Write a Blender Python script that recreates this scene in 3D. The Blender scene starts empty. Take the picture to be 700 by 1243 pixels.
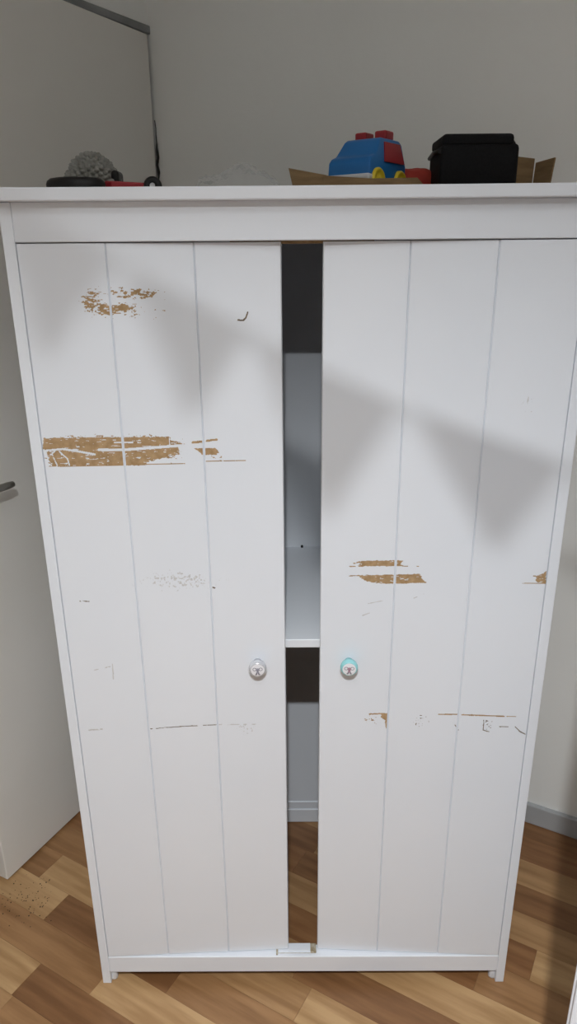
import bpy, bmesh, math, random
import numpy as np
from mathutils import Vector, Matrix

random.seed(7)
SC = bpy.context.scene
COL = SC.collection

# ------------------------------------------------------------------ camera
F_PX, PITCH, ROLL, YAW = 866.0, math.radians(20.069), math.radians(-0.469), math.radians(-0.283)
CAM = Vector((-0.0181, 0.0, 1.52))
_f = Vector((math.sin(YAW)*math.cos(PITCH), math.cos(YAW)*math.cos(PITCH), -math.sin(PITCH)))
_r = Vector((math.cos(YAW), -math.sin(YAW), 0))
_u = _r.cross(_f)
CR = _r*math.cos(ROLL) + _u*math.sin(ROLL)
CU = -_r*math.sin(ROLL) + _u*math.cos(ROLL)
CF = _f
cd = bpy.data.cameras.new('camera')
cam = bpy.data.objects.new('camera', cd)
COL.objects.link(cam)
m = Matrix((CR, CU, -CF)).transposed().to_4x4()
m.translation = CAM
cam.matrix_world = m
cd.sensor_fit = 'VERTICAL'
cd.sensor_height = 36.0
cd.lens = F_PX/1243.0*36.0
cd.clip_start = 0.02
SC.camera = cam

# ------------------------------------------------------------------ light and exposure
SC.view_settings.view_transform = 'Standard'
SC.view_settings.look = 'None'
SC.view_settings.gamma = 1.0
SC.view_settings.use_curve_mapping = False
SC.view_settings.exposure = -0.48
world = bpy.data.worlds.new('world')
SC.world = world
world.use_nodes = True
world.node_tree.nodes['Background'].inputs[0].default_value = (0.6, 0.65, 0.7, 1)
world.node_tree.nodes['Background'].inputs[1].default_value = 0.0
LAMP = Vector((-0.03, -0.22, 2.18))
LAMP_W = 39.5
ld = bpy.data.lights.new('pendant_lamp_down_offscreen', 'AREA')
ld.shape = 'DISK'
ld.size = 0.042
ld.energy = LAMP_W
ld.spread = math.radians(140.5)
ld.color = (0.94, 0.97, 1.0)
lamp_light = bpy.data.objects.new('pendant_lamp_down_offscreen', ld)
COL.objects.link(lamp_light)
lamp_light.location = LAMP
lu = bpy.data.lights.new('ceiling_fill_offscreen', 'AREA')     # unseen soft fill, added to brighten the room off the ceiling
lu.shape = 'DISK'
lu.size = 0.16
lu.energy = 16.5
lu.color = (0.93, 0.97, 1.0)
ceiling_fill = bpy.data.objects.new('ceiling_fill_offscreen', lu)
COL.objects.link(ceiling_fill)
ceiling_fill.location = LAMP + Vector((0, 0, 0.11))
ceiling_fill.rotation_euler = (math.pi, 0, 0)


# pixel (700x1243 frame) -> direction / point on a plane; world point -> pixel
def ray(x, y):
    return CR*((x-350)/F_PX) + CU*((621.5-y)/F_PX) + CF


def at_y(x, y, Y):
    d = ray(x, y)
    return CAM + d*(Y/d.y)


def at_z(x, y, Z):
    d = ray(x, y)
    return CAM + d*((Z-CAM.z)/d.z)


# ------------------------------------------------------------------ helpers
def new_bm():
    return bmesh.new()


def add_box(bm, lo, hi, bev=0.0, seg=1, mat=0):
    x0, y0, z0 = lo
    x1, y1, z1 = hi
    vs = [bm.verts.new(p) for p in ((x0, y0, z0), (x1, y0, z0), (x1, y1, z0), (x0, y1, z0),
                                    (x0, y0, z1), (x1, y0, z1), (x1, y1, z1), (x0, y1, z1))]
    fs = [bm.faces.new([vs[i] for i in q]) for q in
          ((3, 2, 1, 0), (4, 5, 6, 7), (0, 1, 5, 4), (1, 2, 6, 5), (2, 3, 7, 6), (3, 0, 4, 7))]
    for f in fs:
        f.material_index = mat
    if bev > 0:
        es = list({e for f in fs for e in f.edges})
        r = bmesh.ops.bevel(bm, geom=es, offset=bev, segments=seg, profile=0.5, affect='EDGES')
        for f in r['faces']:
            f.material_index = mat
    return vs


def add_prism(bm, pts, off, mat=0):
    """polygon pts (Vectors) extruded by the vector off"""
    a = [bm.verts.new(p) for p in pts]
    b = [bm.verts.new(Vector(p)+Vector(off)) for p in pts]
    n = len(pts)
    fs = [bm.faces.new(a[::-1]), bm.faces.new(b)]
    for i in range(n):
        fs.append(bm.faces.new((a[i], a[(i+1) % n], b[(i+1) % n], b[i])))
    for f in fs:
        f.material_index = mat
    return fs


def add_tube(bm, pts, rad, n=8, mat=0, cap=True):
    pts = [Vector(p) for p in pts]
    if not hasattr(rad, '__len__'):
        rad = [rad]*len(pts)
    rings = []
    prev = None
    for i, p in enumerate(pts):
        t = (pts[min(i+1, len(pts)-1)] - pts[max(i-1, 0)]).normalized()
        if prev is None:
            ax = Vector((0, 0, 1)) if abs(t.z) < 0.9 else Vector((1, 0, 0))
            s = t.cross(ax).normalized()
        else:
            s = (prev - t*prev.dot(t)).normalized()
        prev = s
        w = t.cross(s)
        rings.append([bm.verts.new(p + (s*math.cos(2*math.pi*k/n) + w*math.sin(2*math.pi*k/n))*rad[i])
                      for k in range(n)])
    for i in range(len(rings)-1):
        for k in range(n):
            f = bm.faces.new((rings[i][k], rings[i][(k+1) % n], rings[i+1][(k+1) % n], rings[i+1][k]))
            f.material_index = mat
            f.smooth = True
    if cap:
        for rg in (rings[0][::-1], rings[-1]):
            f = bm.faces.new(rg)
            f.material_index = mat
    return rings


def add_lathe(bm, prof, n=24, frame=None, mats=None, smooth=True):
    """prof: list of (radius, height) around the axis; frame: Matrix 4x4 (axis = local z)"""
    frame = frame or Matrix()
    rings = []
    for r, h in prof:
        if r < 1e-6:
            rings.append([bm.verts.new(frame @ Vector((0, 0, h)))])
        else:
            rings.append([bm.verts.new(frame @ Vector((r*math.cos(2*math.pi*k/n), r*math.sin(2*math.pi*k/n), h)))
                          for k in range(n)])
    for i in range(len(rings)-1):
        a, b = rings[i], rings[i+1]
        for k in range(n):
            k2 = (k+1) % n
            if len(a) == 1 and len(b) == 1:
                continue
            if len(a) == 1:
                f = bm.faces.new((a[0], b[k2], b[k]))
            elif len(b) == 1:
                f = bm.faces.new((a[k], a[k2], b[0]))
            else:
                f = bm.faces.new((a[k], a[k2], b[k2], b[k]))
            f.smooth = smooth
            f.material_index = mats[i] if mats else 0


def mesh_obj(name, bm, mats, parent=None, normals=True):
    if normals:
        bmesh.ops.recalc_face_normals(bm, faces=bm.faces[:])
    me = bpy.data.meshes.new(name)
    bm.to_mesh(me)
    bm.free()
    if not isinstance(mats, (list, tuple)):
        mats = [mats]
    for mt in mats:
        me.materials.append(mt)
    o = bpy.data.objects.new(name, me)
    COL.objects.link(o)
    if parent is not None:
        o.parent = parent
    return o


def box_obj(name, lo, hi, mat, parent=None, bev=0.0, seg=1):
    bm = new_bm()
    add_box(bm, lo, hi, bev, seg)
    return mesh_obj(name, bm, mat, parent)


def tag(o, label=None, cat=None, group=None, kind=None):
    for k, v in (('label', label), ('category', cat), ('group', group), ('kind', kind)):
        if v:
            o[k] = v
    return o


def thing(name, label, cat, loc=(0, 0, 0), rotz=0.0, group=None):
    o = bpy.data.objects.new(name, None)
    COL.objects.link(o)
    o.empty_display_size = 0.05
    o.location = loc
    o.rotation_euler = (0, 0, rotz)
    return tag(o, label, cat, group)


# ------------------------------------------------------------------ materials
def srgb(r, g, b):
    def c(v):
        v /= 255.0
        return v/12.92 if v <= 0.04045 else ((v+0.055)/1.055)**2.4
    return (c(r), c(g), c(b), 1)


def mat(name, col, rough=0.5, col2=None, scale=20.0, detail=4.0, bump=0.0, bscale=None, metal=0.0,
        stretch=(1, 1, 1), spec=0.5, rand=0.0, lo=0.35, hi=0.65):
    mt = bpy.data.materials.new(name)
    mt.use_nodes = True
    nt = mt.node_tree
    b = nt.nodes['Principled BSDF']
    b.inputs['Roughness'].default_value = rough
    b.inputs['Metallic'].default_value = metal
    b.inputs['Specular IOR Level'].default_value = spec
    b.inputs['Base Color'].default_value = col
    tc = nt.nodes.new('ShaderNodeTexCoord')
    mp = nt.nodes.new('ShaderNodeMapping')
    mp.inputs['Scale'].default_value = stretch
    nt.links.new(tc.outputs['Object'], mp.inputs['Vector'])
    vec = mp.outputs['Vector']
    if rand:
        oi = nt.nodes.new('ShaderNodeObjectInfo')
        ml = nt.nodes.new('ShaderNodeMath')
        ml.operation = 'MULTIPLY'
        ml.inputs[1].default_value = rand
        nt.links.new(oi.outputs['Random'], ml.inputs[0])
        ad = nt.nodes.new('ShaderNodeVectorMath')
        ad.operation = 'ADD'
        nt.links.new(vec, ad.inputs[0])
        nt.links.new(ml.outputs[0], ad.inputs[1])
        vec = ad.outputs[0]
    if col2 is not None:
        nz = nt.nodes.new('ShaderNodeTexNoise')
        nz.inputs['Scale'].default_value = scale
        nz.inputs['Detail'].default_value = detail
        nt.links.new(vec, nz.inputs['Vector'])
        cr = nt.nodes.new('ShaderNodeValToRGB')
        cr.color_ramp.elements[0].position = lo
        cr.color_ramp.elements[1].position = hi
        cr.color_ramp.elements[0].color = col
        cr.color_ramp.elements[1].color = col2
        nt.links.new(nz.outputs['Fac'], cr.inputs['Fac'])
        nt.links.new(cr.outputs['Color'], b.inputs['Base Color'])
    if bump:
        n2 = nt.nodes.new('ShaderNodeTexNoise')
        n2.inputs['Scale'].default_value = bscale or scale
        n2.inputs['Detail'].default_value = 3.0
        nt.links.new(vec, n2.inputs['Vector'])
        bp = nt.nodes.new('ShaderNodeBump')
        bp.inputs['Strength'].default_value = bump
        bp.inputs['Distance'].default_value = 0.002
        nt.links.new(n2.outputs['Fac'], bp.inputs['Height'])
        nt.links.new(bp.outputs['Normal'], b.inputs['Normal'])
    return mt


WHITE = mat('white_lacquer', (0.765, 0.80, 0.855, 1), 0.42, (0.79, 0.82, 0.87, 1), 3.0, bump=0.05, bscale=160)
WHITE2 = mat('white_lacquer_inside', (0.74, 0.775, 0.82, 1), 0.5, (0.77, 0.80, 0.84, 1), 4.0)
BARE = mat('bare_fibreboard', srgb(156, 126, 88), 0.8, srgb(182, 152, 114), 90.0, detail=6)
WORN = mat('worn_painted_wood', srgb(150, 136, 108), 0.7, srgb(188, 180, 164), 140.0, detail=5)
SCRATCH = mat('scratched_paint', srgb(96, 82, 66), 0.8, srgb(128, 112, 92), 120.0)
SCUFF = mat('scuffed_paint', srgb(196, 196, 197), 0.8, srgb(210, 210, 210), 120.0)
WALLM = mat('wall_plaster', (0.82, 0.825, 0.80, 1), 0.85, (0.85, 0.855, 0.83, 1), 2.5, detail=6, bump=0.35, bscale=55)
CEILM = mat('ceiling_paint', (0.80, 0.80, 0.79, 1), 0.9, (0.83, 0.83, 0.82, 1), 3.0)
SKIRT = mat('grey_skirting_paint', srgb(164, 167, 169), 0.4, srgb(174, 176, 178), 6.0)
FRAMEM = mat('grey_frame_paint', srgb(120, 122, 122), 0.45, srgb(138, 140, 140), 8.0)
DOORM = mat('room_door_paint', (0.74, 0.725, 0.68, 1), 0.5, (0.77, 0.755, 0.715, 1), 3.0, bump=0.12, bscale=70)
BLACKG = mat('matt_black', (0.015, 0.014, 0.013, 1), 0.9, (0.04, 0.038, 0.035, 1), 60)
STEEL = mat('brushed_steel', (0.42, 0.41, 0.38, 1), 0.35, (0.5, 0.49, 0.46, 1), 40, metal=1.0)
BLACKF = mat('black_fabric', (0.004, 0.004, 0.005, 1), 0.75, (0.007, 0.007, 0.008, 1), 300, bump=0.2, bscale=600, spec=0.2)
BLACKP = mat('black_plastic', (0.006, 0.006, 0.007, 1), 0.45, (0.01, 0.01, 0.01, 1), 30, spec=0.3)
BLUE = mat('blue_plastic', srgb(18, 102, 170), 0.42, srgb(22, 110, 178), 12)
RED = mat('red_plastic', srgb(150, 24, 36), 0.45, srgb(160, 30, 40), 12)
REDC = mat('red_cloth', srgb(178, 62, 48), 0.85, srgb(160, 50, 40), 40, bump=0.3, bscale=120)
YEL = mat('yellow_plastic', srgb(226, 200, 40), 0.4, srgb(232, 208, 50), 12)
WPL = mat('white_plastic', (0.62, 0.63, 0.65, 1), 0.4, (0.66, 0.67, 0.69, 1), 12)
CARD = mat('cardboard', srgb(126, 102, 72), 0.9, srgb(142, 116, 82), 25, stretch=(1, 1, 6))
CHEN = mat('grey_chenille', srgb(138, 138, 132), 0.95, srgb(160, 160, 154), 60, bump=0.5, bscale=900)
LAMPM = mat('white_lamp_housing', (0.75, 0.75, 0.75, 1), 0.4, (0.8, 0.8, 0.8, 1), 10)

WOODS = {}
for key, c1, c2 in (('light', (192, 156, 112), (164, 127, 85)), ('tan', (176, 138, 96), (148, 111, 72)),
                    ('mid', (164, 124, 84), (136, 98, 62)), ('red', (150, 108, 70), (122, 82, 50)),
                    ('dark', (142, 102, 66), (116, 79, 48))):
    WOODS[key] = mat('plank_wood_'+key, srgb(*c1), 0.42, srgb(*c2), 15.0, detail=10, stretch=(0.30, 3.0, 1),
                     bump=0.06, bscale=30, rand=37.0, lo=0.36, hi=0.64)
JOINT = mat('floor_joint', srgb(110, 80, 52), 0.6, srgb(124, 92, 62), 20)

# ------------------------------------------------------------------ the room (turned against the wardrobe)
TH = math.radians(29.4)
U = Vector((math.cos(TH), -math.sin(TH), 0))     # along the back wall, to the right
W = Vector((math.sin(TH), math.cos(TH), 0))      # towards the back wall
BW = 1.715            # back wall plane
LW = -1.392           # left wall plane
RW = 1.62
FW = -1.95
CEIL = 2.60


def room_obj(o):
    o.rotation_euler = (0, 0, -TH)
    return o


# floor
floor = room_obj(box_obj('floor', (-2.7, FW-0.1, -0.06), (RW+0.1, BW+0.1, -0.0022), JOINT))
tag(floor, 'wood-look plank floor in mixed brown tones under the wardrobe', kind='structure')
ROW0, ROWW = 0.646, 0.0833
KNOWN = {  # row index -> list of (end joint, tone to the left ..., last tone)
    0: ([-1.60, -1.095, -0.62, -0.16], ['mid', 'light', 'dark', 'tan', 'mid']),
    1: ([-1.75, -0.947, -0.45, 0.02], ['tan', 'mid', 'light', 'mid', 'tan']),
    2: ([-1.66, -1.178, -0.803, -0.31], ['mid', 'light', 'dark', 'mid', 'light']),
    3: ([-1.285, -0.81, -0.53, -0.05], ['mid', 'light', 'tan', 'light', 'mid']),
    4: ([-1.72, -1.05, -0.58, -0.10], ['tan', 'mid', 'tan', 'dark', 'tan']),
    5: ([-1.30, -0.92, -0.48, 0.01], ['red', 'mid', 'red', 'light', 'tan']),
    6: ([-1.46, -0.98, -0.60, -0.22], ['mid', 'light', 'tan', 'red', 'mid']),
    7: ([-1.10, -0.72, -0.55, -0.118], ['tan', 'red', 'dark', 'red', 'light']),
    8: ([-1.35, -0.70, -0.30, 0.18], ['mid', 'dark', 'tan', 'tan', 'mid']),
    9: ([-1.10, -0.66, -0.24, 0.2], ['mid', 'tan', 'red', 'dark', 'red']),
    10: ([-1.25, -0.78, -0.26, 0.22], ['tan', 'red', 'mid', 'tan', 'tan']),
    11: ([-0.95, -0.48, 0.05], ['mid', 'tan', 'red', 'red']),
    12: ([-0.8, -0.35, 0.12], ['tan', 'mid', 'dark', 'mid']),
}
plank_n = 0
G = 0.00025
tones = ['light', 'tan', 'mid', 'red', 'dark']
for row in range(-19, 13):
    b0 = ROW0 + row*ROWW
    b1 = min(b0 + ROWW, BW)
    rr = random.Random(row*17+3)
    if row in KNOWN:
        ends, tn = KNOWN[row]
        ends = list(ends)
        tn = list(tn)
    else:
        ends = [-1.55 + rr.random()*0.4]
        tn = [rr.choice(tones)]
        tn.append(rr.choice(tones))
    lo = -1.95 if row in KNOWN else -1.385
    while ends[-1] < RW - 0.25:
        ends.append(ends[-1] + 0.38 + rr.random()*0.14)
        tn.append(rr.choice(tones))
    segs = []
    bounds = [-9.0] + ends + [9.0]
    while len(tn) < len(bounds)-1:
        tn.append(rr.choice(tones))
    for q in range(len(bounds)-1):
        c0, c1 = max(bounds[q], lo), min(bounds[q+1], RW)
        if c1 - c0 > 0.004:
            segs.append((c0, c1, tn[q]))
    for c0, c1, tone in segs:
        if plank_n >= 298:
            break
        a0, a1 = c0 + G, c1 - G
        h = 0.0002*rr.random()
        L = a1-a0
        bm = new_bm()
        add_box(bm, (-L/2, -(b1-b0)/2+G, -0.0022), (L/2, (b1-b0)/2-G, -h))
        p = mesh_obj('plank', bm, WOODS[tone], floor)
        p.location = ((a0+a1)/2, (b0+b1)/2, 0)
        plank_n += 1

# back wall with grey skirting
BWT = math.radians(1.0)      # the back wall is not quite square to the floor pattern
BWP = U*(-0.2) + W*BW


def back_obj(o):
    o.rotation_euler = (0, 0, -TH + BWT)
    o.location = BWP
    return o


wall_back = back_obj(box_obj('wall_back', (-2.6, 0, -0.05), (RW+0.4, 0.12, CEIL), WALLM))
tag(wall_back, 'plain grey-white plastered wall behind the wardrobe', kind='structure')
bm = new_bm()
add_box(bm, (LW+0.2, -0.014, 0.0), (RW+0.2, 0.002, 0.062), 0.003, 2)
bb = back_obj(mesh_obj('baseboard_back', bm, SKIRT))
tag(bb, 'grey painted skirting along the back wall', kind='structure')

# left wall with the door opening
D0, D1, DTOP = 0.815, 1.684, 2.058
bm = new_bm()
add_box(bm, (LW-0.10, FW-0.1, -0.05), (LW, D0, CEIL))
add_box(bm, (LW-0.10, D1+0.012, -0.05), (LW, BW+0.05, CEIL))
add_box(bm, (LW-0.10, D0, DTOP+0.012), (LW, D1+0.012, CEIL))
wl = room_obj(mesh_obj('wall_left', bm, WALLM))
tag(wl, 'plain light wall around the room door', kind='structure')
bm = new_bm()
add_box(bm, (LW-0.012, FW, 0.0), (LW+0.014, D0-0.05, 0.062), 0.003, 2)
tag(room_obj(mesh_obj('baseboard_left', bm, SKIRT)), 'grey skirting beside the room door', kind='structure')
tag(room_obj(box_obj('wall_right', (RW, FW-0.1, -0.05), (RW+0.1, BW+0.1, CEIL), WALLM)),
    'plain light wall opposite the room door', kind='structure')
tag(room_obj(box_obj('wall_front', (-2.7, FW-0.1, -0.05), (RW+0.1, FW, CEIL), WALLM)),
    'plain light wall facing the wardrobe', kind='structure')
tag(room_obj(box_obj('wall_hall', (-2.7, FW-0.1, -0.05), (-2.6, BW+0.1, CEIL), WALLM)),
    'dim hall wall beyond the room door', kind='structure')
tag(room_obj(box_obj('ceiling', (-2.7, FW-0.1, CEIL), (RW+0.1, BW+0.1, CEIL+0.1), CEILM)),
    'plain white ceiling', kind='structure')

# door frame: grey head and posts
frame = thing('trim_1', 'grey painted frame around the room door', None)
frame['kind'] = 'structure'
room_obj(frame)
box_obj('frame_head', (LW-0.11, D0-0.03, DTOP-0.008), (LW+0.006, D1+0.016, DTOP+0.011), FRAMEM, frame, 0.002)
box_obj('frame_post', (LW-0.11, D0-0.045, 0.0), (LW+0.010, D0, DTOP-0.008), FRAMEM, frame, 0.002)
box_obj('frame_post', (LW-0.11, D1, 0.0), (LW-0.006, D1+0.014, DTOP-0.008), FRAMEM, frame, 0.002)
# thin dark strip of uneven thickness in the corner by the hinge
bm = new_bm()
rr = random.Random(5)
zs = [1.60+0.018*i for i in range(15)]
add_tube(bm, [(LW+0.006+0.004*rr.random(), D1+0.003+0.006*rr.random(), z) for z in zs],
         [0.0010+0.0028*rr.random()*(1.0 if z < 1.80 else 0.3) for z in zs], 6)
dark_strip = mesh_obj('corner_strip', bm, BLACKG, frame)
tag(dark_strip, 'thin uneven black strip in the corner')

# the room door, ajar into the room
DANG = math.radians(2.75)
DOORW = 0.834
door = bpy.data.objects.new('door_1', None)
COL.objects.link(door)
tag(door, 'grey-white flush room door standing slightly ajar, lever handle', kind='structure')
hinge = U*(LW+0.008) + W*(1.680)
door.location = hinge
door.rotation_euler = (0, 0, -TH + DANG)
# local: -y runs from the hinge to the free edge, +x is the room side face
bm = new_bm()
add_box(bm, (-0.040, -DOORW, 0.006), (0.0, 0.0, 2.047), 0.0025, 2)
mesh_obj('door_leaf', bm, DOORM, door)
bm = new_bm()
hz = 1.035
hy = -DOORW + 0.055
fr = Matrix.Translation((0, hy, hz)) @ Matrix.Rotation(math.pi/2, 4, 'Y')
add_lathe(bm, [(0, 0), (0.025, 0), (0.025, 0.006), (0.022, 0.008), (0.011, 0.009), (0.010, 0.045), (0, 0.045)], 20, fr)
rosette = mesh_obj('handle_rosette', bm, STEEL, door)
bm = new_bm()
add_tube(bm, [(0.044, hy-0.004, hz), (0.047, hy+0.02, hz+0.001), (0.048, hy+0.06, hz+0.002), (0.047, hy+0.090, hz+0.001),
              (0.045, hy+0.106, hz)], [0.009, 0.0092, 0.0085, 0.0085, 0.007], 12)
mesh_obj('lever', bm, STEEL, door)

# ------------------------------------------------------------------ the wardrobe
D = 1.1255           # front plane
HW = 0.4425          # half width
ST = 0.018           # side thickness
DEPTH = 0.49
YB = 1.603           # inner face of the back
ZT = 1.6080          # top surface
wr = thing('wardrobe', 'white two-door wardrobe with chipped paint, doors left with a gap between them', 'wardrobe', (0, D, 0))
O = Vector((0, D, 0))


def wbox(name, x0, x1, y0, y1, z0, z1, mt=WHITE, bev=0.0012, parent=wr):
    return box_obj(name, (x0, y0-D, z0), (x1, y1-D, z1), mt, parent, bev, 1)


# sides, each cut out at the floor so that two feet stay
for s in (-1, 1):
    bm = new_bm()
    x0, x1 = (-HW, -HW+ST) if s < 0 else (HW-ST, HW)
    pr = [(0, 0), (0.032, 0), (0.040, 0.030), (0.060, 0.042), (0.42, 0.042), (0.44, 0.03), (0.448, 0), (DEPTH, 0),
          (DEPTH, ZT-0.018), (0, ZT-0.018)]
    fs = add_prism(bm, [Vector((x0, a, b)) for a, b in pr], (x1-x0, 0, 0))
    bmesh.ops.recalc_face_normals(bm, faces=bm.faces[:])
    bmesh.ops.bevel(bm, geom=[e for e in bm.edges if abs(e.verts[0].co.y) < 1e-6 and abs(e.verts[1].co.y) < 1e-6],
                    offset=0.0015, segments=2, profile=0.5, affect='EDGES')
    mesh_obj('side_panel', bm, WHITE, wr)
    # small plastic glide behind the front foot
    bm = new_bm()
    gx = s*(HW-ST-0.004)
    add_lathe(bm, [(0, 0), (0.008, 0), (0.0085, 0.004), (0.007, 0.012), (0.006, 0.024), (0, 0.024)], 12,
              Matrix.Translation((gx, 0.016, 0)))
    mesh_obj('foot_glide', bm, WPL, wr)

# top board, sagging very slightly, overhanging all round
bm = new_bm()
N = 24
prof = []
for k in range(N+1):
    x = -HW-0.02 + (2*HW+0.04)*k/N
    t = x/(HW+0.02)
    prof.append((x, 0.0010*(t*t)-0.0004))
ft, fb, bt, bb_ = [], [], [], []
TB = 0.0178
for x, dz in prof:
    ft.append(bm.verts.new((x, -0.020, ZT+dz)))
    fb.append(bm.verts.new((x, -0.020, ZT-TB+dz)))
    bt.append(bm.verts.new((x, DEPTH+0.004, ZT+dz)))
    bb_.append(bm.verts.new((x, DEPTH+0.004, ZT-TB+dz)))
for k in range(N):
    for q in ((ft[k], ft[k+1], bt[k+1], bt[k]), (fb[k+1], fb[k], bb_[k], bb_[k+1]),
              (ft[k+1], ft[k], fb[k], fb[k+1]), (bt[k], bt[k+1], bb_[k+1], bb_[k])):
        bm.faces.new(q)
bm.faces.new((ft[0], bt[0], bb_[0], fb[0]))
bm.faces.new((ft[N], fb[N], bb_[N], bt[N]))
bmesh.ops.recalc_face_normals(bm, faces=bm.faces[:])
bmesh.ops.bevel(bm, geom=[e for e in bm.edges if abs(e.calc_face_angle(0)) > 1.0], offset=0.002, segments=2,
                profile=0.5, affect='EDGES')
mesh_obj('top_board', bm, WHITE, wr)

wbox('top_rail', -HW+ST, HW-ST, D+0.0008, D+0.018, 1.5352, ZT-0.0176)
wbox('bottom_rail', -HW+ST, HW-ST, D+0.0006, D+0.030, 0.0335, 0.0785)
wbox('back_panel', -HW+ST, HW-ST, YB, YB+0.006, 0.060, ZT-0.0176, WHITE2, 0)
wbox('back_rail', -HW+ST, HW-ST, YB-0.006, YB+0.010, 0.001, 0.046, WHITE2, 0.0015)
wbox('back_rail', -HW+ST, HW-ST, YB-0.003, YB+0.006, 0.0462, 0.0700, WHITE2, 0.001)
wbox('shelf', -HW+ST, HW-ST, 1.160, YB, 0.827, 0.8445, WHITE2, 0.0012)
wbox('door_stop', -0.11, 0.11, D+0.034, D+0.048, 1.531, 1.5895, BARE, 0.001)
bm = new_bm()
add_lathe(bm, [(0, 0), (0.003, 0), (0.003, 0.006), (0, 0.006)], 10,
          Matrix.Translation((0.006, YB-D-0.001, 0.8465)) @ Matrix.Rotation(math.pi/2, 4, 'X'))
mesh_obj('shelf_pin', bm, BLACKP, wr)

# catch plate on the bottom rail with bare wooden ends
wbox('catch_plate', -0.0325, 0.0165, D+0.0125, D+0.031, 0.0785, 0.0815, WHITE, 0.0006)
wbox('catch_block', 0.0165, 0.0290, D+0.0080, D+0.030, 0.0785, 0.0825, WORN, 0.0008)
wbox('catch_block', -0.0585, -0.0545, D+0.0040, D+0.018, 0.0785, 0.0808, WORN, 0.0005)
wbox('catch_strip', -0.0545, 0.0165, D+0.0085, D+0.0095, 0.0785, 0.0789, WORN, 0)

# ---- paint damage, drawn in photo pixels and laid on the door plane
_rng = np.random.RandomState(11)
_tab = _rng.rand(256, 256)


def vnoise(x, y):
    xi = np.floor(x).astype(int)
    yi = np.floor(y).astype(int)
    fx, fy = x-xi, y-yi
    fx = fx*fx*(3-2*fx)
    fy = fy*fy*(3-2*fy)
    a = _tab[xi % 256, yi % 256]
    b = _tab[(xi+1) % 256, yi % 256]
    c = _tab[xi % 256, (yi+1) % 256]
    d = _tab[(xi+1) % 256, (yi+1) % 256]
    return (a*(1-fx)+b*fx)*(1-fy) + (c*(1-fx)+d*fx)*fy


def fnoise(x, y):
    return 0.55*vnoise(x, y) + 0.3*vnoise(x*2.1+7, y*2.1+3) + 0.15*vnoise(x*4.3+1, y*4.3+9)


def in_poly(px, py, poly):
    r = np.zeros(px.shape, bool)
    n = len(poly)
    j = n-1
    for i in range(n):
        xi, yi = poly[i]
        xj, yj = poly[j]
        if yi != yj:
            c = ((yi > py) != (yj > py)) & (px < (xj-xi)*(py-yi)/(yj-yi)+xi)
            r ^= c
        j = i
    return r


def seg_d(px, py, pts):
    best = np.full(px.shape, 1e9)
    for (x0, y0), (x1, y1) in zip(pts[:-1], pts[1:]):
        L = (x1-x0)**2+(y1-y0)**2
        t = np.clip(((px-x0)*(x1-x0)+(py-y0)*(y1-y0))/L, 0, 1)
        best = np.minimum(best, np.hypot(px-x0-t*(x1-x0), py-y0-t*(y1-y0)))
    return best


def poly_mark(poly, rag=1.2, holes=0.0):
    def f(px, py):
        n1 = fnoise(px*0.35, py*0.6)-0.5
        n2 = fnoise(px*0.35+50, py*0.6+20)-0.5
        k = in_poly(px+n1*rag*4, py+n2*rag*1.6, poly)
        if holes:
            k &= (fnoise(px*0.16+9, py*0.8+4) > holes)
        return k
    return f


def line_mark(pts, wd, brk=0.0):
    def f(px, py):
        k = seg_d(px, py, pts) < wd*(0.6+0.8*fnoise(px*0.4, py*0.4))
        if brk:
            k &= fnoise(px*0.25+33, py*0.25+7) > brk
        return k
    return f


def fleck_mark(x0, y0, x1, y1, thr, sx=0.25, sy=0.55):
    cx, cy = (x0+x1)/2, (y0+y1)/2

    def f(px, py):
        e = ((px-cx)/(x1-cx))**2 + ((py-cy)/(y1-cy))**2
        return fnoise(px*sx+cx, py*sy+cy) > thr + 0.22*np.clip(e, 0, 2)
    return f


def minus(f, *gs):
    def h(px, py):
        k = f(px, py)
        for g in gs:
            k &= ~g(px, py)
        return k
    return h


def stroke(pts, w):
    return lambda px, py: seg_d(px, py, pts) < w


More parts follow.
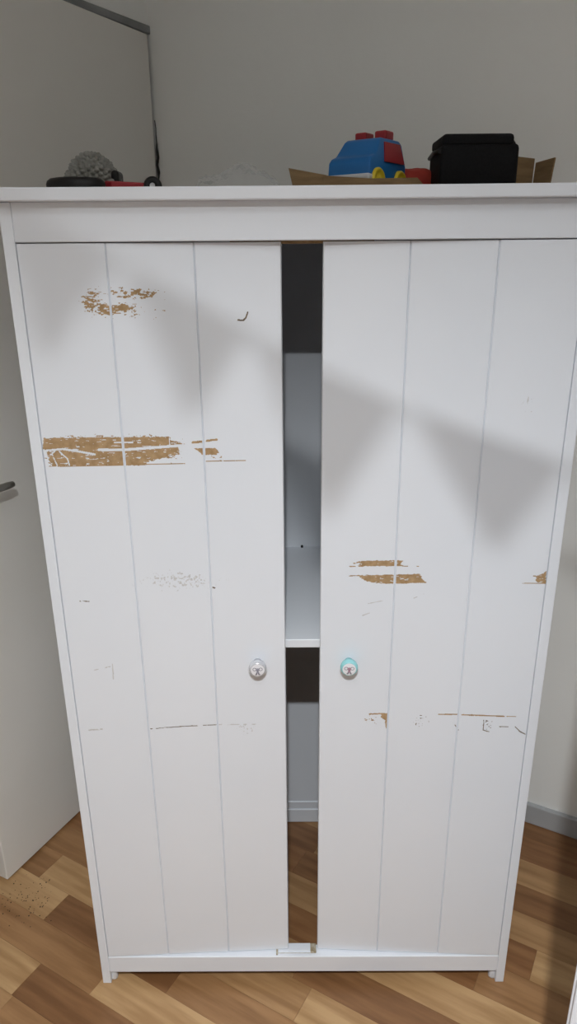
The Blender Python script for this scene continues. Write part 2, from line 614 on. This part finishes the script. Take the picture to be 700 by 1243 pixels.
LEFT_MARKS = [
    # upper scuff
    (98, 348, 206, 388, BARE, [
        poly_mark([(119, 370), (133, 369), (137, 373), (150, 368), (160, 373), (157, 377), (137, 378), (134, 383), (124, 380)], 1.6, 0.33),
        fleck_mark(98, 352, 122, 376, 0.44), fleck_mark(132, 349, 190, 363, 0.45),
        fleck_mark(112, 367, 170, 387, 0.50), line_mark([(104, 361), (113, 366), (118, 369)], 1.3, 0.35),
        line_mark([(168, 357), (178, 358)], 1.3, 0.3), line_mark([(188, 376), (200, 377)], 0.5, 0.45)]),
    # wide bare band
    (50, 526, 226, 570, BARE, [
        minus(poly_mark([(52, 532), (110, 531), (204, 530), (207, 534), (224, 538.5), (216, 541), (218, 551), (196, 556),
                         (180, 561), (175, 565), (62, 565.5), (58, 553), (52, 543)], 1.3, 0.27),
              stroke([(120, 546), (150, 546), (222, 540.5)], 1.7), stroke([(56, 547), (76, 545), (96, 548), (115, 551.5)], 1.3),
              stroke([(139, 537), (161, 537)], 0.9), stroke([(205.5, 532), (206, 541)], 0.7),
              stroke([(62, 549), (70, 566)], 0.8), stroke([(72, 548), (82, 557), (85, 567)], 0.8), stroke([(60, 553), (66, 548)], 1.0)),
        line_mark([(60, 566), (110, 565.5), (224, 562.5)], 0.55, 0.22), fleck_mark(176, 542, 222, 563, 0.58), fleck_mark(52, 540, 70, 566, 0.55), fleck_mark(60, 527, 214, 535, 0.55)]),
    # small one beside it
    (230, 530, 302, 562, BARE, [
        line_mark([(234, 537), (247, 536)], 1.4, 0.2), line_mark([(251, 535), (263, 533.5)], 1.2, 0.25),
        minus(poly_mark([(236, 544), (262, 544), (266, 549), (262, 552), (246, 552), (242, 549)], 0.9, 0.15)),
        line_mark([(249, 560), (272, 559.5), (298, 559)], 0.45, 0.2), fleck_mark(248, 551, 272, 560, 0.56)]),
    (288, 374, 304, 392, SCRATCH, [line_mark([(289, 388.5), (295, 389), (298, 386), (300.5, 379)], 0.9)]),
    (156, 690, 280, 722, SCUFF, [fleck_mark(160, 692, 276, 718, 0.60, 0.5, 0.5)]),
    (180, 876, 312, 890, SCRATCH, [line_mark([(183, 884.5), (222, 881.5), (265, 879.5)], 0.45, 0.36)]),
    (220, 874, 316, 902, SCUFF, [line_mark([(262, 879.5), (310, 879)], 0.5, 0.45), fleck_mark(284, 876, 312, 892, 0.64, 0.5, 0.5)]),
    (94, 726, 112, 734, SCRATCH, [line_mark([(97, 729.5), (108, 730)], 0.5, 0.3)]),
    (104, 804, 146, 830, SCUFF, [line_mark([(136.5, 806), (137.5, 824)], 0.7), line_mark([(107, 815), (134, 809)], 0.6, 0.5)]),
    (106, 882, 128, 892, SCUFF, [line_mark([(108, 886), (124, 885)], 0.8, 0.35)]),
    (256, 710, 264, 718, SCRATCH, [line_mark([(258.5, 713), (260.5, 713.5)], 0.9)]),
]
RIGHT_MARKS = [
    (422, 676, 512, 692, BARE, [
        poly_mark([(434, 682.5), (440, 680.5), (489, 680.3), (485, 684), (490, 687), (434, 687.5), (440, 685)], 1.2, 0.27),
        line_mark([(424, 687.5), (440, 687.5)], 0.5, 0.3), line_mark([(488, 687), (508, 687.5)], 0.4, 0.45),
        fleck_mark(426, 680, 440, 688, 0.55)]),
    (422, 692, 526, 714, BARE, [
        poly_mark([(434, 698), (478, 697.6), (509, 696.5), (512, 702), (518, 707.5), (474, 708.3), (462, 708.3), (446, 706), (438, 702)], 1.1, 0.27),
        line_mark([(424, 699), (436, 698.5)], 0.5, 0.3)]),
    (632, 688, 668, 712, BARE, [
        poly_mark([(662.5, 693), (662.5, 708), (652, 707), (648, 704), (655, 702), (650, 699), (657, 697)], 1.2, 0.26),
        line_mark([(634, 708), (662, 708)], 0.5, 0.15), fleck_mark(642, 697, 660, 706, 0.55)]),
    (438, 862, 474, 890, BARE, [
        line_mark([(448, 866.5), (470.5, 866)], 0.7, 0.18), minus(poly_mark([(462, 866), (471, 866), (471, 884), (468, 884), (467, 874), (462, 871)], 0.6, 0.15)),
        fleck_mark(442, 866, 468, 880, 0.60)]),
    (494, 862, 650, 894, BARE, [
        line_mark([(532, 867), (555, 867)], 0.7, 0.2), line_mark([(555, 867), (554.5, 884)], 0.6, 0.3),
        line_mark([(560, 867.5), (590, 868.5), (612, 869.5)], 0.7, 0.12), line_mark([(615, 869.5), (626, 869.7)], 0.45, 0.3)]),
    (494, 862, 650, 894, SCRATCH, [
        line_mark([(587, 874), (586, 886), (593, 888)], 0.5, 0.25), line_mark([(606, 882), (616, 882)], 0.5),
        line_mark([(625, 882), (631, 888), (637, 891)], 0.55), fleck_mark(498, 866, 522, 886, 0.64, 0.6, 0.6),
        fleck_mark(584, 870, 600, 890, 0.66, 0.6, 0.6), line_mark([(552, 880), (556, 886)], 0.5)]),
    (424, 714, 520, 752, SCUFF, [line_mark([(440, 747), (448, 744)], 0.6, 0.3), line_mark([(502, 726), (514, 721)], 0.5, 0.4),
                                 line_mark([(444, 733), (470, 728)], 0.4, 0.45)]),
    (626, 430, 690, 520, SCUFF, [fleck_mark(630, 480, 650, 506, 0.66, 0.4, 0.4), line_mark([(640, 488), (641, 482)], 0.6)]),
]


def make_marks(door_o, mw, marks, groove_a, a_max):
    for (x0, y0, x1, y1, mt, fns) in marks:
        # bounding box in door coordinates
        loc = []
        inv = mw.inverted()
        for px, py in ((x0, y0), (x1, y0), (x0, y1), (x1, y1)):
            d = inv.to_3x3() @ ray(px, py)
            c = inv @ CAM
            t = (-c.y)/d.y
            loc.append(c + d*t)
        ax0, ax1 = max(min(p.x for p in loc), 0.0015), min(max(p.x for p in loc), a_max-0.0015)
        z0, z1 = min(p.z for p in loc), max(p.z for p in loc)
        if ax1 - ax0 < 0.002:
            continue
        st = 0.00075
        na, nz = int((ax1-ax0)/st)+1, int((z1-z0)/st)+1
        A, Z = np.meshgrid(ax0+(np.arange(na)+0.5)*st, z0+(np.arange(nz)+0.5)*st)
        M3 = np.array(mw.to_3x3())
        T = np.array(mw.translation)-np.array(CAM)
        Pw = np.stack([A, np.zeros_like(A), Z], -1) @ M3.T + T
        cx = Pw @ np.array(CR)
        cy = Pw @ np.array(CU)
        cz = Pw @ np.array(CF)
        px = 350+F_PX*cx/cz
        py = 621.5-F_PX*cy/cz
        k = np.zeros(px.shape, bool)
        for fn in fns:
            k |= fn(px, py)
        for g in groove_a:
            k &= np.abs(A-g) > 0.0022
        verts, faces = [], []
        yy = -0.0003
        for i in range(nz):
            j = 0
            row = k[i]
            while j < na:
                if row[j]:
                    j2 = j
                    while j2+1 < na and row[j2+1]:
                        j2 += 1
                    p0, p1 = ax0+j*st, ax0+(j2+1)*st
                    q0, q1 = z0+i*st, z0+(i+1)*st
                    n = len(verts)
                    verts += [(p0, yy, q0), (p1, yy, q0), (p1, yy, q1), (p0, yy, q1)]
                    faces.append((n, n+1, n+2, n+3))
                    j = j2+1
                else:
                    j += 1
        if not faces:
            continue
        me = bpy.data.meshes.new('paint_chip')
        me.from_pydata(verts, [], faces)
        me.materials.append(mt)
        o = bpy.data.objects.new('paint_chip', me)
        COL.objects.link(o)
        o.parent = door_o
        o['kind'] = 'stuff'


PUSH = math.radians(2.6)
DW = 0.3932
DZ0, DZ1 = 0.0812, 1.5334


def knob_mesh():
    bm = new_bm()
    # axis = local z, pointing out of the door
    add_lathe(bm, [(0, 0), (0.0085, 0), (0.0085, 0.006), (0.0095, 0.010), (0.0150, 0.014), (0.0162, 0.019), (0.0160, 0.0215),
                   (0.0140, 0.0250), (0.0126, 0.0262), (0.0122, 0.0262), (0.0085, 0.0268), (0, 0.0270)], 32, None,
              [0, 0, 0, 0, 0, 0, 0, 0, 0, 1, 1])

    def blob(cx, cy, rx, ry, mi, h, n=14):
        f = bm.faces.new([bm.verts.new((cx+rx*math.cos(2*math.pi*k/n), cy+ry*math.sin(2*math.pi*k/n), h)) for k in range(n)])
        f.material_index = mi
    for s in (-1, 1):
        blob(s*0.0055, 0.0022, 0.0036, 0.0034, 3, 0.02715)
        blob(s*0.0056, 0.0022, 0.0026, 0.0024, 1, 0.02722)
        blob(s*0.0019, -0.0066, 0.0011, 0.0026, 3, 0.02715)
        blob(s*0.0030, -0.0086, 0.0019, 0.0010, 3, 0.02722)
    blob(0, 0.0012, 0.0036, 0.0033, 2, 0.0273)
    blob(0, -0.0008, 0.0013, 0.0010, 3, 0.0274)
    blob(0, -0.0036, 0.0022, 0.0026, 2, 0.02725)
    return bm


SILV = mat('pearl_silver', (0.60, 0.61, 0.65, 1), 0.25, (0.66, 0.67, 0.70, 1), 20, metal=0.25)
TEAL = mat('turquoise_gloss', srgb(146, 208, 212), 0.25, srgb(154, 214, 218), 20)
KFACE = mat('knob_white_face', (0.80, 0.80, 0.84, 1), 0.3, (0.84, 0.84, 0.87, 1), 20)
PRG = mat('print_grey', srgb(110, 108, 122), 0.4, srgb(120, 118, 132), 30)
PRM = mat('print_mauve', srgb(168, 132, 148), 0.4, srgb(178, 142, 156), 30)
PRD = mat('print_grey_light', srgb(150, 150, 164), 0.4, srgb(160, 160, 172), 30)

for side in (-1, 1):
    dr = box_obj('door', (0, 0.0055, DZ0), (DW, 0.0140, DZ1), WHITE, wr, 0.0006)
    # local x runs from left to right on both doors; hinge on the outer edge
    if side < 0:
        dr.location = (-HW+ST+0.0005, 0.0, 0)
        dr.rotation_euler = (0, 0, PUSH)
    else:
        dr.rotation_euler = (0, 0, -PUSH)
        hx = HW-ST-0.0005
        dr.location = (hx-DW*math.cos(PUSH), DW*math.sin(PUSH), 0)
    mw = Matrix.Translation(O + Vector(dr.location)) @ Matrix.Rotation(dr.rotation_euler.z, 4, 'Z')
    bwid = DW/3
    for k in range(3):
        bm = new_bm()
        xa, xb = k*bwid, (k+1)*bwid
        add_prism(bm, [Vector(q) for q in ((xa, 0.0030, DZ0), (xa+0.0017, 0, DZ0), (xb-0.0017, 0, DZ0), (xb, 0.0030, DZ0),
                                           (xb, 0.0058, DZ0), (xa, 0.0058, DZ0))], (0, 0, DZ1-DZ0))
        mesh_obj('board', bm, WHITE, dr)
    # knob
    kp = (312.5, 806) if side < 0 else (423.5, 805)
    P = at_y(kp[0], kp[1]+4, D+0.012-0.013)
    lp = mw.inverted() @ P
    kb = mesh_obj('knob', knob_mesh(), [SILV if side < 0 else TEAL, KFACE, PRD if side < 0 else PRM, PRG], dr)
    kb.location = (lp.x, 0.0, lp.z)
    kb.rotation_euler = (math.pi/2, 0, 0)
    tag(kb, 'round silver knob with a small animal print' if side < 0 else 'round turquoise knob with a small animal print')
    make_marks(dr, mw, LEFT_MARKS if side < 0 else RIGHT_MARKS, [bwid, 2*bwid], DW)

# ------------------------------------------------------------------ things on top of the wardrobe
TOPZ = ZT + 0.0002


def poly_panel(name, pts, th, mt, parent, off=Vector((0, 0, 0))):
    """flat panel through world points pts, given a thickness along its normal"""
    pts = [Vector(p)-off for p in pts]
    nrm = (pts[1]-pts[0]).cross(pts[2]-pts[0]).normalized()
    bm = new_bm()
    add_prism(bm, pts, nrm*th)
    return mesh_obj(name, bm, mt, parent)


# open cardboard tray with bent flaps
BX = Vector((0.215, 1.40, TOPZ))
cb = thing('cardboard_box', 'opened flat cardboard box with bent flaps on top of the wardrobe', 'box', BX)
box_obj('box_base', (-0.215, -0.10, 0.0), (0.215, 0.10, 0.003), CARD, cb)
yf = 1.300
p = [at_y(350, 204, yf+0.02), at_y(396, 212.5, yf), Vector((at_y(396, 222, yf).x, yf, TOPZ+0.002)),
     Vector((at_y(357, 222, yf).x, yf+0.012, TOPZ+0.002))]
poly_panel('side_flap', p, 0.003, CARD, cb, BX)
p = [at_y(393, 214, yf-0.002), at_y(450, 217.5, yf-0.004), at_y(506, 216.5, yf-0.004),
     Vector((at_y(521, 224, yf).x, yf-0.004, TOPZ+0.002)), Vector((at_y(393, 222, yf).x, yf-0.002, TOPZ+0.002))]
poly_panel('front_flap', p, 0.003, CARD, cb, BX)
yb = 1.49
p = [at_y(560, 186, yb), at_y(612, 188, yb), at_y(649, 192.5, yb), Vector((at_y(645, 222, yb).x, yb, TOPZ+0.002)),
     Vector((at_y(560, 222, yb).x, yb, TOPZ+0.002))]
poly_panel('back_wall', p, 0.003, CARD, cb, BX)
p = [at_y(650, 197.5, yb-0.004), at_y(673, 191, yb-0.05), Vector((at_y(665, 222, yb-0.05).x, yb-0.05, TOPZ+0.002)),
     Vector((at_y(644.5, 222, yb).x, yb-0.004, TOPZ+0.002))]
poly_panel('side_flap', p, 0.003, CARD, cb, BX)

# toy car: local +x = forward, z up
CARZ = TOPZ + 0.003
car = thing('toy_car', 'blue plastic toy car with yellow wheels and red roof lights', 'toy car', (0.120, 1.385, CARZ),
            math.radians(-90-36))
car.scale = (0.98, 1.04, 0.955)
HWd = 0.040
side_prof = [(-0.062, 0.018), (-0.064, 0.050), (-0.056, 0.088), (-0.048, 0.0935), (0.018, 0.0935), (0.026, 0.089), (0.046, 0.064),
             (0.060, 0.059), (0.066, 0.052), (0.068, 0.030), (0.066, 0.018)]
bm = new_bm()
rows = []
for yv, kx in ((-HWd, 0.0), (HWd, 0.0)):
    row = []
    for x, z in side_prof:
        inset = 0.0075*max(0.0, (z-0.055)/0.04)
        row.append(bm.verts.new((x, yv*(1-inset/HWd), z)))
    rows.append(row)
bm.faces.new(rows[0])
bm.faces.new(rows[1][::-1])
n = len(side_prof)
for i in range(n):
    bm.faces.new((rows[0][i], rows[1][i], rows[1][(i+1) % n], rows[0][(i+1) % n]))
bmesh.ops.recalc_face_normals(bm, faces=bm.faces[:])
bmesh.ops.bevel(bm, geom=bm.edges[:], offset=0.0035, segments=3, profile=0.5, affect='EDGES')
for f in bm.faces:
    f.smooth = True
body = mesh_obj('body', bm, BLUE, car)
# bumper: wraps round the front
bm = new_bm()
add_box(bm, (0.040, -0.0415, 0.0215), (0.0715, 0.0415, 0.032), 0.004, 3)
mesh_obj('bumper', bm, WPL, car)
for sy in (-1, 1):
    bm = new_bm()
    yy = sy*0.0385
    pts = [(-0.056, yy*1.0, 0.054), (0.016, yy*1.0, 0.054), (0.010, yy*0.85, 0.087), (-0.047, yy*0.85, 0.087)]
    add_prism(bm, [Vector(q) for q in pts], (0, sy*0.0022, 0))
    tag(mesh_obj('side_window', bm, RED, car), 'red side window panel')
    for wx in (-0.040, 0.040):
        bm = new_bm()
        fr = Matrix.Translation((wx, sy*0.033, 0.0215)) @ Matrix.Rotation(-sy*math.pi/2, 4, 'X')
        add_lathe(bm, [(0, -0.004), (0.0205, -0.004), (0.0215, -0.002), (0.0215, 0.009), (0.0195, 0.0115), (0.0165, 0.012), (0.0150, 0.0095),
                       (0.0070, 0.0095), (0.0055, 0.0125), (0, 0.013)], 24, fr)
        mesh_obj('wheel', bm, YEL, car)
for (x, yv, sx, h) in ((-0.020, -0.020, 0.015, 0.108), (-0.020, 0.018, 0.015, 0.108)):
    bm = new_bm()
    add_box(bm, (x-sx, yv-0.011, 0.0925), (x+sx, yv+0.011, h), 0.003, 2)
    mesh_obj('roof_light', bm, RED, car)

# red soft pouch between the car and the case
bm = new_bm()
bmesh.ops.create_uvsphere(bm, u_segments=28, v_segments=16, radius=1.0)
for v in bm.verts:
    x, y, z = v.co
    x = math.copysign(abs(x)**0.75, x)
    z = math.copysign(abs(z)**0.6, z)
    wv = 0.05*math.sin(7*x+2*y)+0.04*math.sin(5*y-3*x)
    v.co = (x*0.042, y*0.030, (z*(1+wv)+1)*0.0255)
for f in bm.faces:
    f.smooth = True
pouch = mesh_obj('pouch', bm, REDC)
pouch.location = (0.212, 1.452, TOPZ+0.0025)
tag(pouch, 'soft red pouch lying between the toy car and the black case', 'pouch')

# black case
cs = thing('black_case', 'black soft case with rounded corners on top of the wardrobe', 'case', (0.3055, 1.40, TOPZ+0.003))
bm = new_bm()
add_box(bm, (-0.0665, -0.055, 0.0), (0.0665, 0.055, 0.078), 0.008, 4)
for f in bm.faces:
    f.smooth = True
cbody = mesh_obj('case_body', bm, BLACKF, cs)
bm = new_bm()
add_box(bm, (-0.0645, -0.053, 0.074), (0.0570, 0.053, 0.0935), 0.007, 4)
for f in bm.faces:
    f.smooth = True
lid = mesh_obj('lid', bm, BLACKF, cs)
bm = new_bm()
add_tube(bm, [(-0.0675, -0.050, 0.066), (-0.0690, 0.0, 0.070), (-0.0675, 0.050, 0.066)], 0.0035, 8)
mesh_obj('zip', bm, BLACKP, cs)
bm = new_bm()
add_tube(bm, [(0.058, -0.045, 0.076), (0.062, -0.02, 0.0835), (0.062, 0.02, 0.0835), (0.058, 0.045, 0.076)], 0.004, 8)
mesh_obj('handle_strap', bm, BLACKP, cs)

# grey chenille brush head
BRS = 1.08
br = thing('chenille_duster', 'grey chenille scrubbing brush head with a dome of thick noodles', 'brush', (-0.366, 1.385, TOPZ))
bm = new_bm()
add_lathe(bm, [(0, 0.004), (0.040, 0.004), (0.043, 0.030), (0.034, 0.056), (0.018, 0.068), (0, 0.071)], 20)
for v in bm.verts:
    v.co.y *= 0.72
mesh_obj('pad', bm, CHEN, br)
bm = new_bm()
rr = random.Random(3)
N = 240
for i in range(N):
    t = (i+0.5)/N
    zz = 1-t*0.98
    ph = i*2.399963
    rr_ = math.sqrt(max(0, 1-zz*zz))
    nv = Vector((rr_*math.cos(ph), rr_*math.sin(ph)*0.75, zz))
    base = Vector((nv.x*0.040, nv.y*0.040, 0.004+nv.z*0.065))
    d = Vector((nv.x+0.35*(rr.random()-.5), nv.y+0.35*(rr.random()-.5), nv.z*0.9+0.3*(rr.random()-.5)-0.12)).normalized()
    L = 0.0085+0.003*rr.random()
    add_tube(bm, [base, base+d*L*0.6, base+d*L*0.95+Vector((0, 0, -0.0008)), base+d*(L+0.001)+Vector((0, 0, -0.0012))],
             [0.0034, 0.0038, 0.0030, 0.0008], 6)
ch = mesh_obj('chenille_noodles', bm, CHEN, br)
ch['kind'] = 'stuff'
br.scale = (BRS, BRS, 1.0)
bm = new_bm()
add_box(bm, (0.034, -0.020, 0.006), (0.047, 0.020, 0.047), 0.006, 3)
mesh_obj('grip', bm, BLACKP, br)

# black low oval dish in front of it
bm = new_bm()
add_lathe(bm, [(0, 0), (0.046, 0), (0.0475, 0.002), (0.048, 0.017), (0.046, 0.022), (0.041, 0.0255), (0.030, 0.0272), (0.028, 0.0258), (0.026, 0.0272), (0.012, 0.0284), (0, 0.0286)], 40)
for v in bm.verts:
    v.co.y *= 0.6
dish = mesh_obj('oval_lid', bm, BLACKP)
dish.location = (-0.3665, 1.275, TOPZ)
tag(dish, 'low black oval plastic lid in front of the grey chenille brush', 'lid')

# red flat handle piece
bm = new_bm()
add_prism(bm, [Vector((x, y, 0)) for x, y in ((-0.042, -0.012), (-0.030, -0.018), (0.030, -0.010), (0.040, -0.004), (0.040, 0.006), (-0.030, 0.018), (-0.042, 0.010))],
          (0, 0, 0.026))
for v in bm.verts:
    if v.co.z > 0.01:
        v.co.z = 0.0240 - 0.004*(v.co.x+0.042)/0.082
bmesh.ops.recalc_face_normals(bm, faces=bm.faces[:])
bmesh.ops.bevel(bm, geom=bm.edges[:], offset=0.002, segments=2, profile=0.5, affect='EDGES')
rp = mesh_obj('red_scraper', bm, RED)
rp.location = (-0.283, 1.31, TOPZ)
tag(rp, 'flat red plastic piece lying beside the grey chenille brush', 'tool')

# little black wheel lying against the edge
bm = new_bm()
fr = Matrix.Translation((0, 0, 0.019)) @ Matrix.Rotation(math.radians(80), 4, 'X')
add_lathe(bm, [(0.0, -0.006), (0.0055, -0.006), (0.0065, -0.008), (0.0150, -0.008), (0.0185, -0.005), (0.019, 0.0), (0.0185, 0.005), (0.0150, 0.008),
               (0.0065, 0.008), (0.0055, 0.006), (0.0, 0.006)], 28, fr, [1, 0, 0, 0, 0, 0, 0, 0, 0, 1])
for v in bm.verts:
    v.co *= 0.80
wh = mesh_obj('rubber_ring', bm, [BLACKP, WPL])
wh.location = (-0.2455, 1.30, TOPZ)
tag(wh, 'small black rubber ring with a white centre standing on the wardrobe top', 'ring')

# crumpled clear plastic bag
pm = bpy.data.materials.new('clear_plastic')
pm.use_nodes = True
nt = pm.node_tree
pb = nt.nodes['Principled BSDF']
pb.inputs['Base Color'].default_value = (0.72, 0.74, 0.74, 1)
pb.inputs['Roughness'].default_value = 0.25
tr = nt.nodes.new('ShaderNodeBsdfTransparent')
mx = nt.nodes.new('ShaderNodeMixShader')
mx.inputs[0].default_value = 0.2
nt.links.new(tr.outputs[0], mx.inputs[1])
nt.links.new(pb.outputs[0], mx.inputs[2])
nt.links.new(mx.outputs[0], nt.nodes['Material Output'].inputs['Surface'])
bm = new_bm()
NX, NY = 46, 22
gr = []
for i in range(NX):
    row = []
    for j in range(NY):
        x = -0.105+0.21*i/(NX-1)
        y = -0.055+0.11*j/(NY-1)
        ex = min(1, (1-abs(x)/0.106)*3.2)
        ey = min(1, (1-abs(y)/0.056)*2.0)
        env = max(0, ex)*max(0, ey)
        nz_ = float(fnoise(np.array([x*42+11.0]), np.array([y*42+5.0]))[0])
        rid = 1-abs(2*nz_-1)
        hgt = 0.030+0.032*math.exp(-((x-0.015)/0.05)**2)+0.010*math.exp(-((x+0.06)/0.03)**2)
        z = env*hgt*(0.55+0.55*rid) + 0.002
        row.append(bm.verts.new((x+0.006*(nz_-.5), y, z)))
    gr.append(row)
for i in range(NX-1):
    for j in range(NY-1):
        bm.faces.new((gr[i][j], gr[i+1][j], gr[i+1][j+1], gr[i][j+1]))
bag = mesh_obj('plastic_bag', bm, pm)
bag.location = (-0.118, 1.50, TOPZ)
tag(bag, 'crumpled clear plastic bag lying on the wardrobe top', 'plastic bag')

# ------------------------------------------------------------------ white cupboard at the right, reaching into the frame
EC = Vector((0.3336, 0.6428, 0))
cu = thing('cupboard', 'narrow white cupboard standing to the right of the wardrobe', 'cupboard', EC, -TH)
CWD, CHT = 0.22, 1.52
cu_b = box_obj('carcass', (0.0, 0.0, 0.0), (CWD, 0.26, CHT), WHITE, cu, 0.003, 2)
box_obj('cupboard_door', (0.004, -0.014, 0.06), (CWD-0.004, 0.0, CHT-0.02), WHITE, cu, 0.002, 2)

# ------------------------------------------------------------------ ceiling lamp and bunting above the photographer
lp = thing('pendant_lamp', 'small white pendant lamp hanging from the ceiling', 'lamp', (LAMP.x, LAMP.y, CEIL))
bm = new_bm()
zl = LAMP.z - CEIL
add_lathe(bm, [(0.030, zl-0.004), (0.050, zl-0.006), (0.075, zl+0.030), (0.095, zl+0.100), (0.093, zl+0.100), (0.072, zl+0.032), (0.048, zl+0.004), (0.030, zl+0.004), (0.030, zl-0.004)], 32)
mesh_obj('lamp_shade', bm, LAMPM, lp)
bm = new_bm()
add_tube(bm, [(0, 0, 0), (0, 0, zl+0.125)], 0.003, 8)
add_lathe(bm, [(0, zl+0.014), (0.030, zl+0.014), (0.030, zl+0.05), (0.012, zl+0.09), (0.003, zl+0.12)], 16)
mesh_obj('lamp_holder', bm, LAMPM, lp)
bm = new_bm()
add_lathe(bm, [(0, 0), (0.045, 0), (0.045, -0.012), (0.03, -0.022), (0, -0.022)], 24)
mesh_obj('ceiling_rose', bm, LAMPM, lp)
for lo_ in (lamp_light, ceiling_fill):
    lo_.parent = lp
    lo_.location = lo_.location - Vector((LAMP.x, LAMP.y, CEIL))

cloth = bpy.data.materials.new('thin_cotton')
cloth.use_nodes = True
nt = cloth.node_tree
pb = nt.nodes['Principled BSDF']
pb.inputs['Base Color'].default_value = (0.7, 0.66, 0.6, 1)
pb.inputs['Roughness'].default_value = 0.9
tr = nt.nodes.new('ShaderNodeBsdfTransparent')
mx = nt.nodes.new('ShaderNodeMixShader')
mx.inputs[0].default_value = 0.41
nt.links.new(tr.outputs[0], mx.inputs[1])
nt.links.new(pb.outputs[0], mx.inputs[2])
nt.links.new(mx.outputs[0], nt.nodes['Material Output'].inputs['Surface'])

BY = 0.30


def cast(px, py):
    q = at_y(px, py, D)
    t = (BY-LAMP.y)/(D-LAMP.y)
    return LAMP + (q-LAMP)*t


bt_ = thing('bunting', 'string of pale pennants hung across the room', 'bunting', (0, BY, 2.0))
BO = Vector((0, BY, 2.0))
tops = [cast(*q) for q in ((-190, 150), (-20, 225), (145, 318), (305, 398), (398, 450), (494, 494), (586, 528), (690, 566), (880, 622))]
line = [Vector((-1.36, BY, 2.33))] + tops + [Vector((0.75, BY, 1.80)), Vector((1.40, BY, 1.98))]
bm = new_bm()
add_tube(bm, [q-BO for q in line], 0.0012, 6)
mesh_obj('string', bm, cloth, bt_)
for a, b, c in (((-150, 172), (-25, 225), (-80, 370)), ((-10, 232), (136, 313), (52, 445)), ((152, 322), (302, 397), (230, 512)),
                ((308, 400), (486, 491), (396, 632)), ((500, 496), (692, 566), (600, 675)), ((704, 570), (890, 624), (800, 735))):
    bm = new_bm()
    add_prism(bm, [cast(*a)-BO, cast(*b)-BO, cast(*c)-BO], (0, 0.0006, 0))
    mesh_obj('pennant', bm, cloth, bt_)

# ------------------------------------------------------------------ grit on the floor by the room door
bm = new_bm()
rr = random.Random(21)
for i in range(90):
    q = at_z(rr.uniform(2, 62), rr.gauss(1092, 13), 0.0)
    r_ = rr.uniform(0.0004, 0.0011)
    add_box(bm, (q.x-r_, q.y-r_*rr.uniform(.6, 1.5), -0.0003), (q.x+r_*rr.uniform(.6, 1.5), q.y+r_, r_))
tag(mesh_obj('floor_grit', bm, BLACKG), 'dark specks of grit on the floor by the room door', 'grit', kind='stuff')
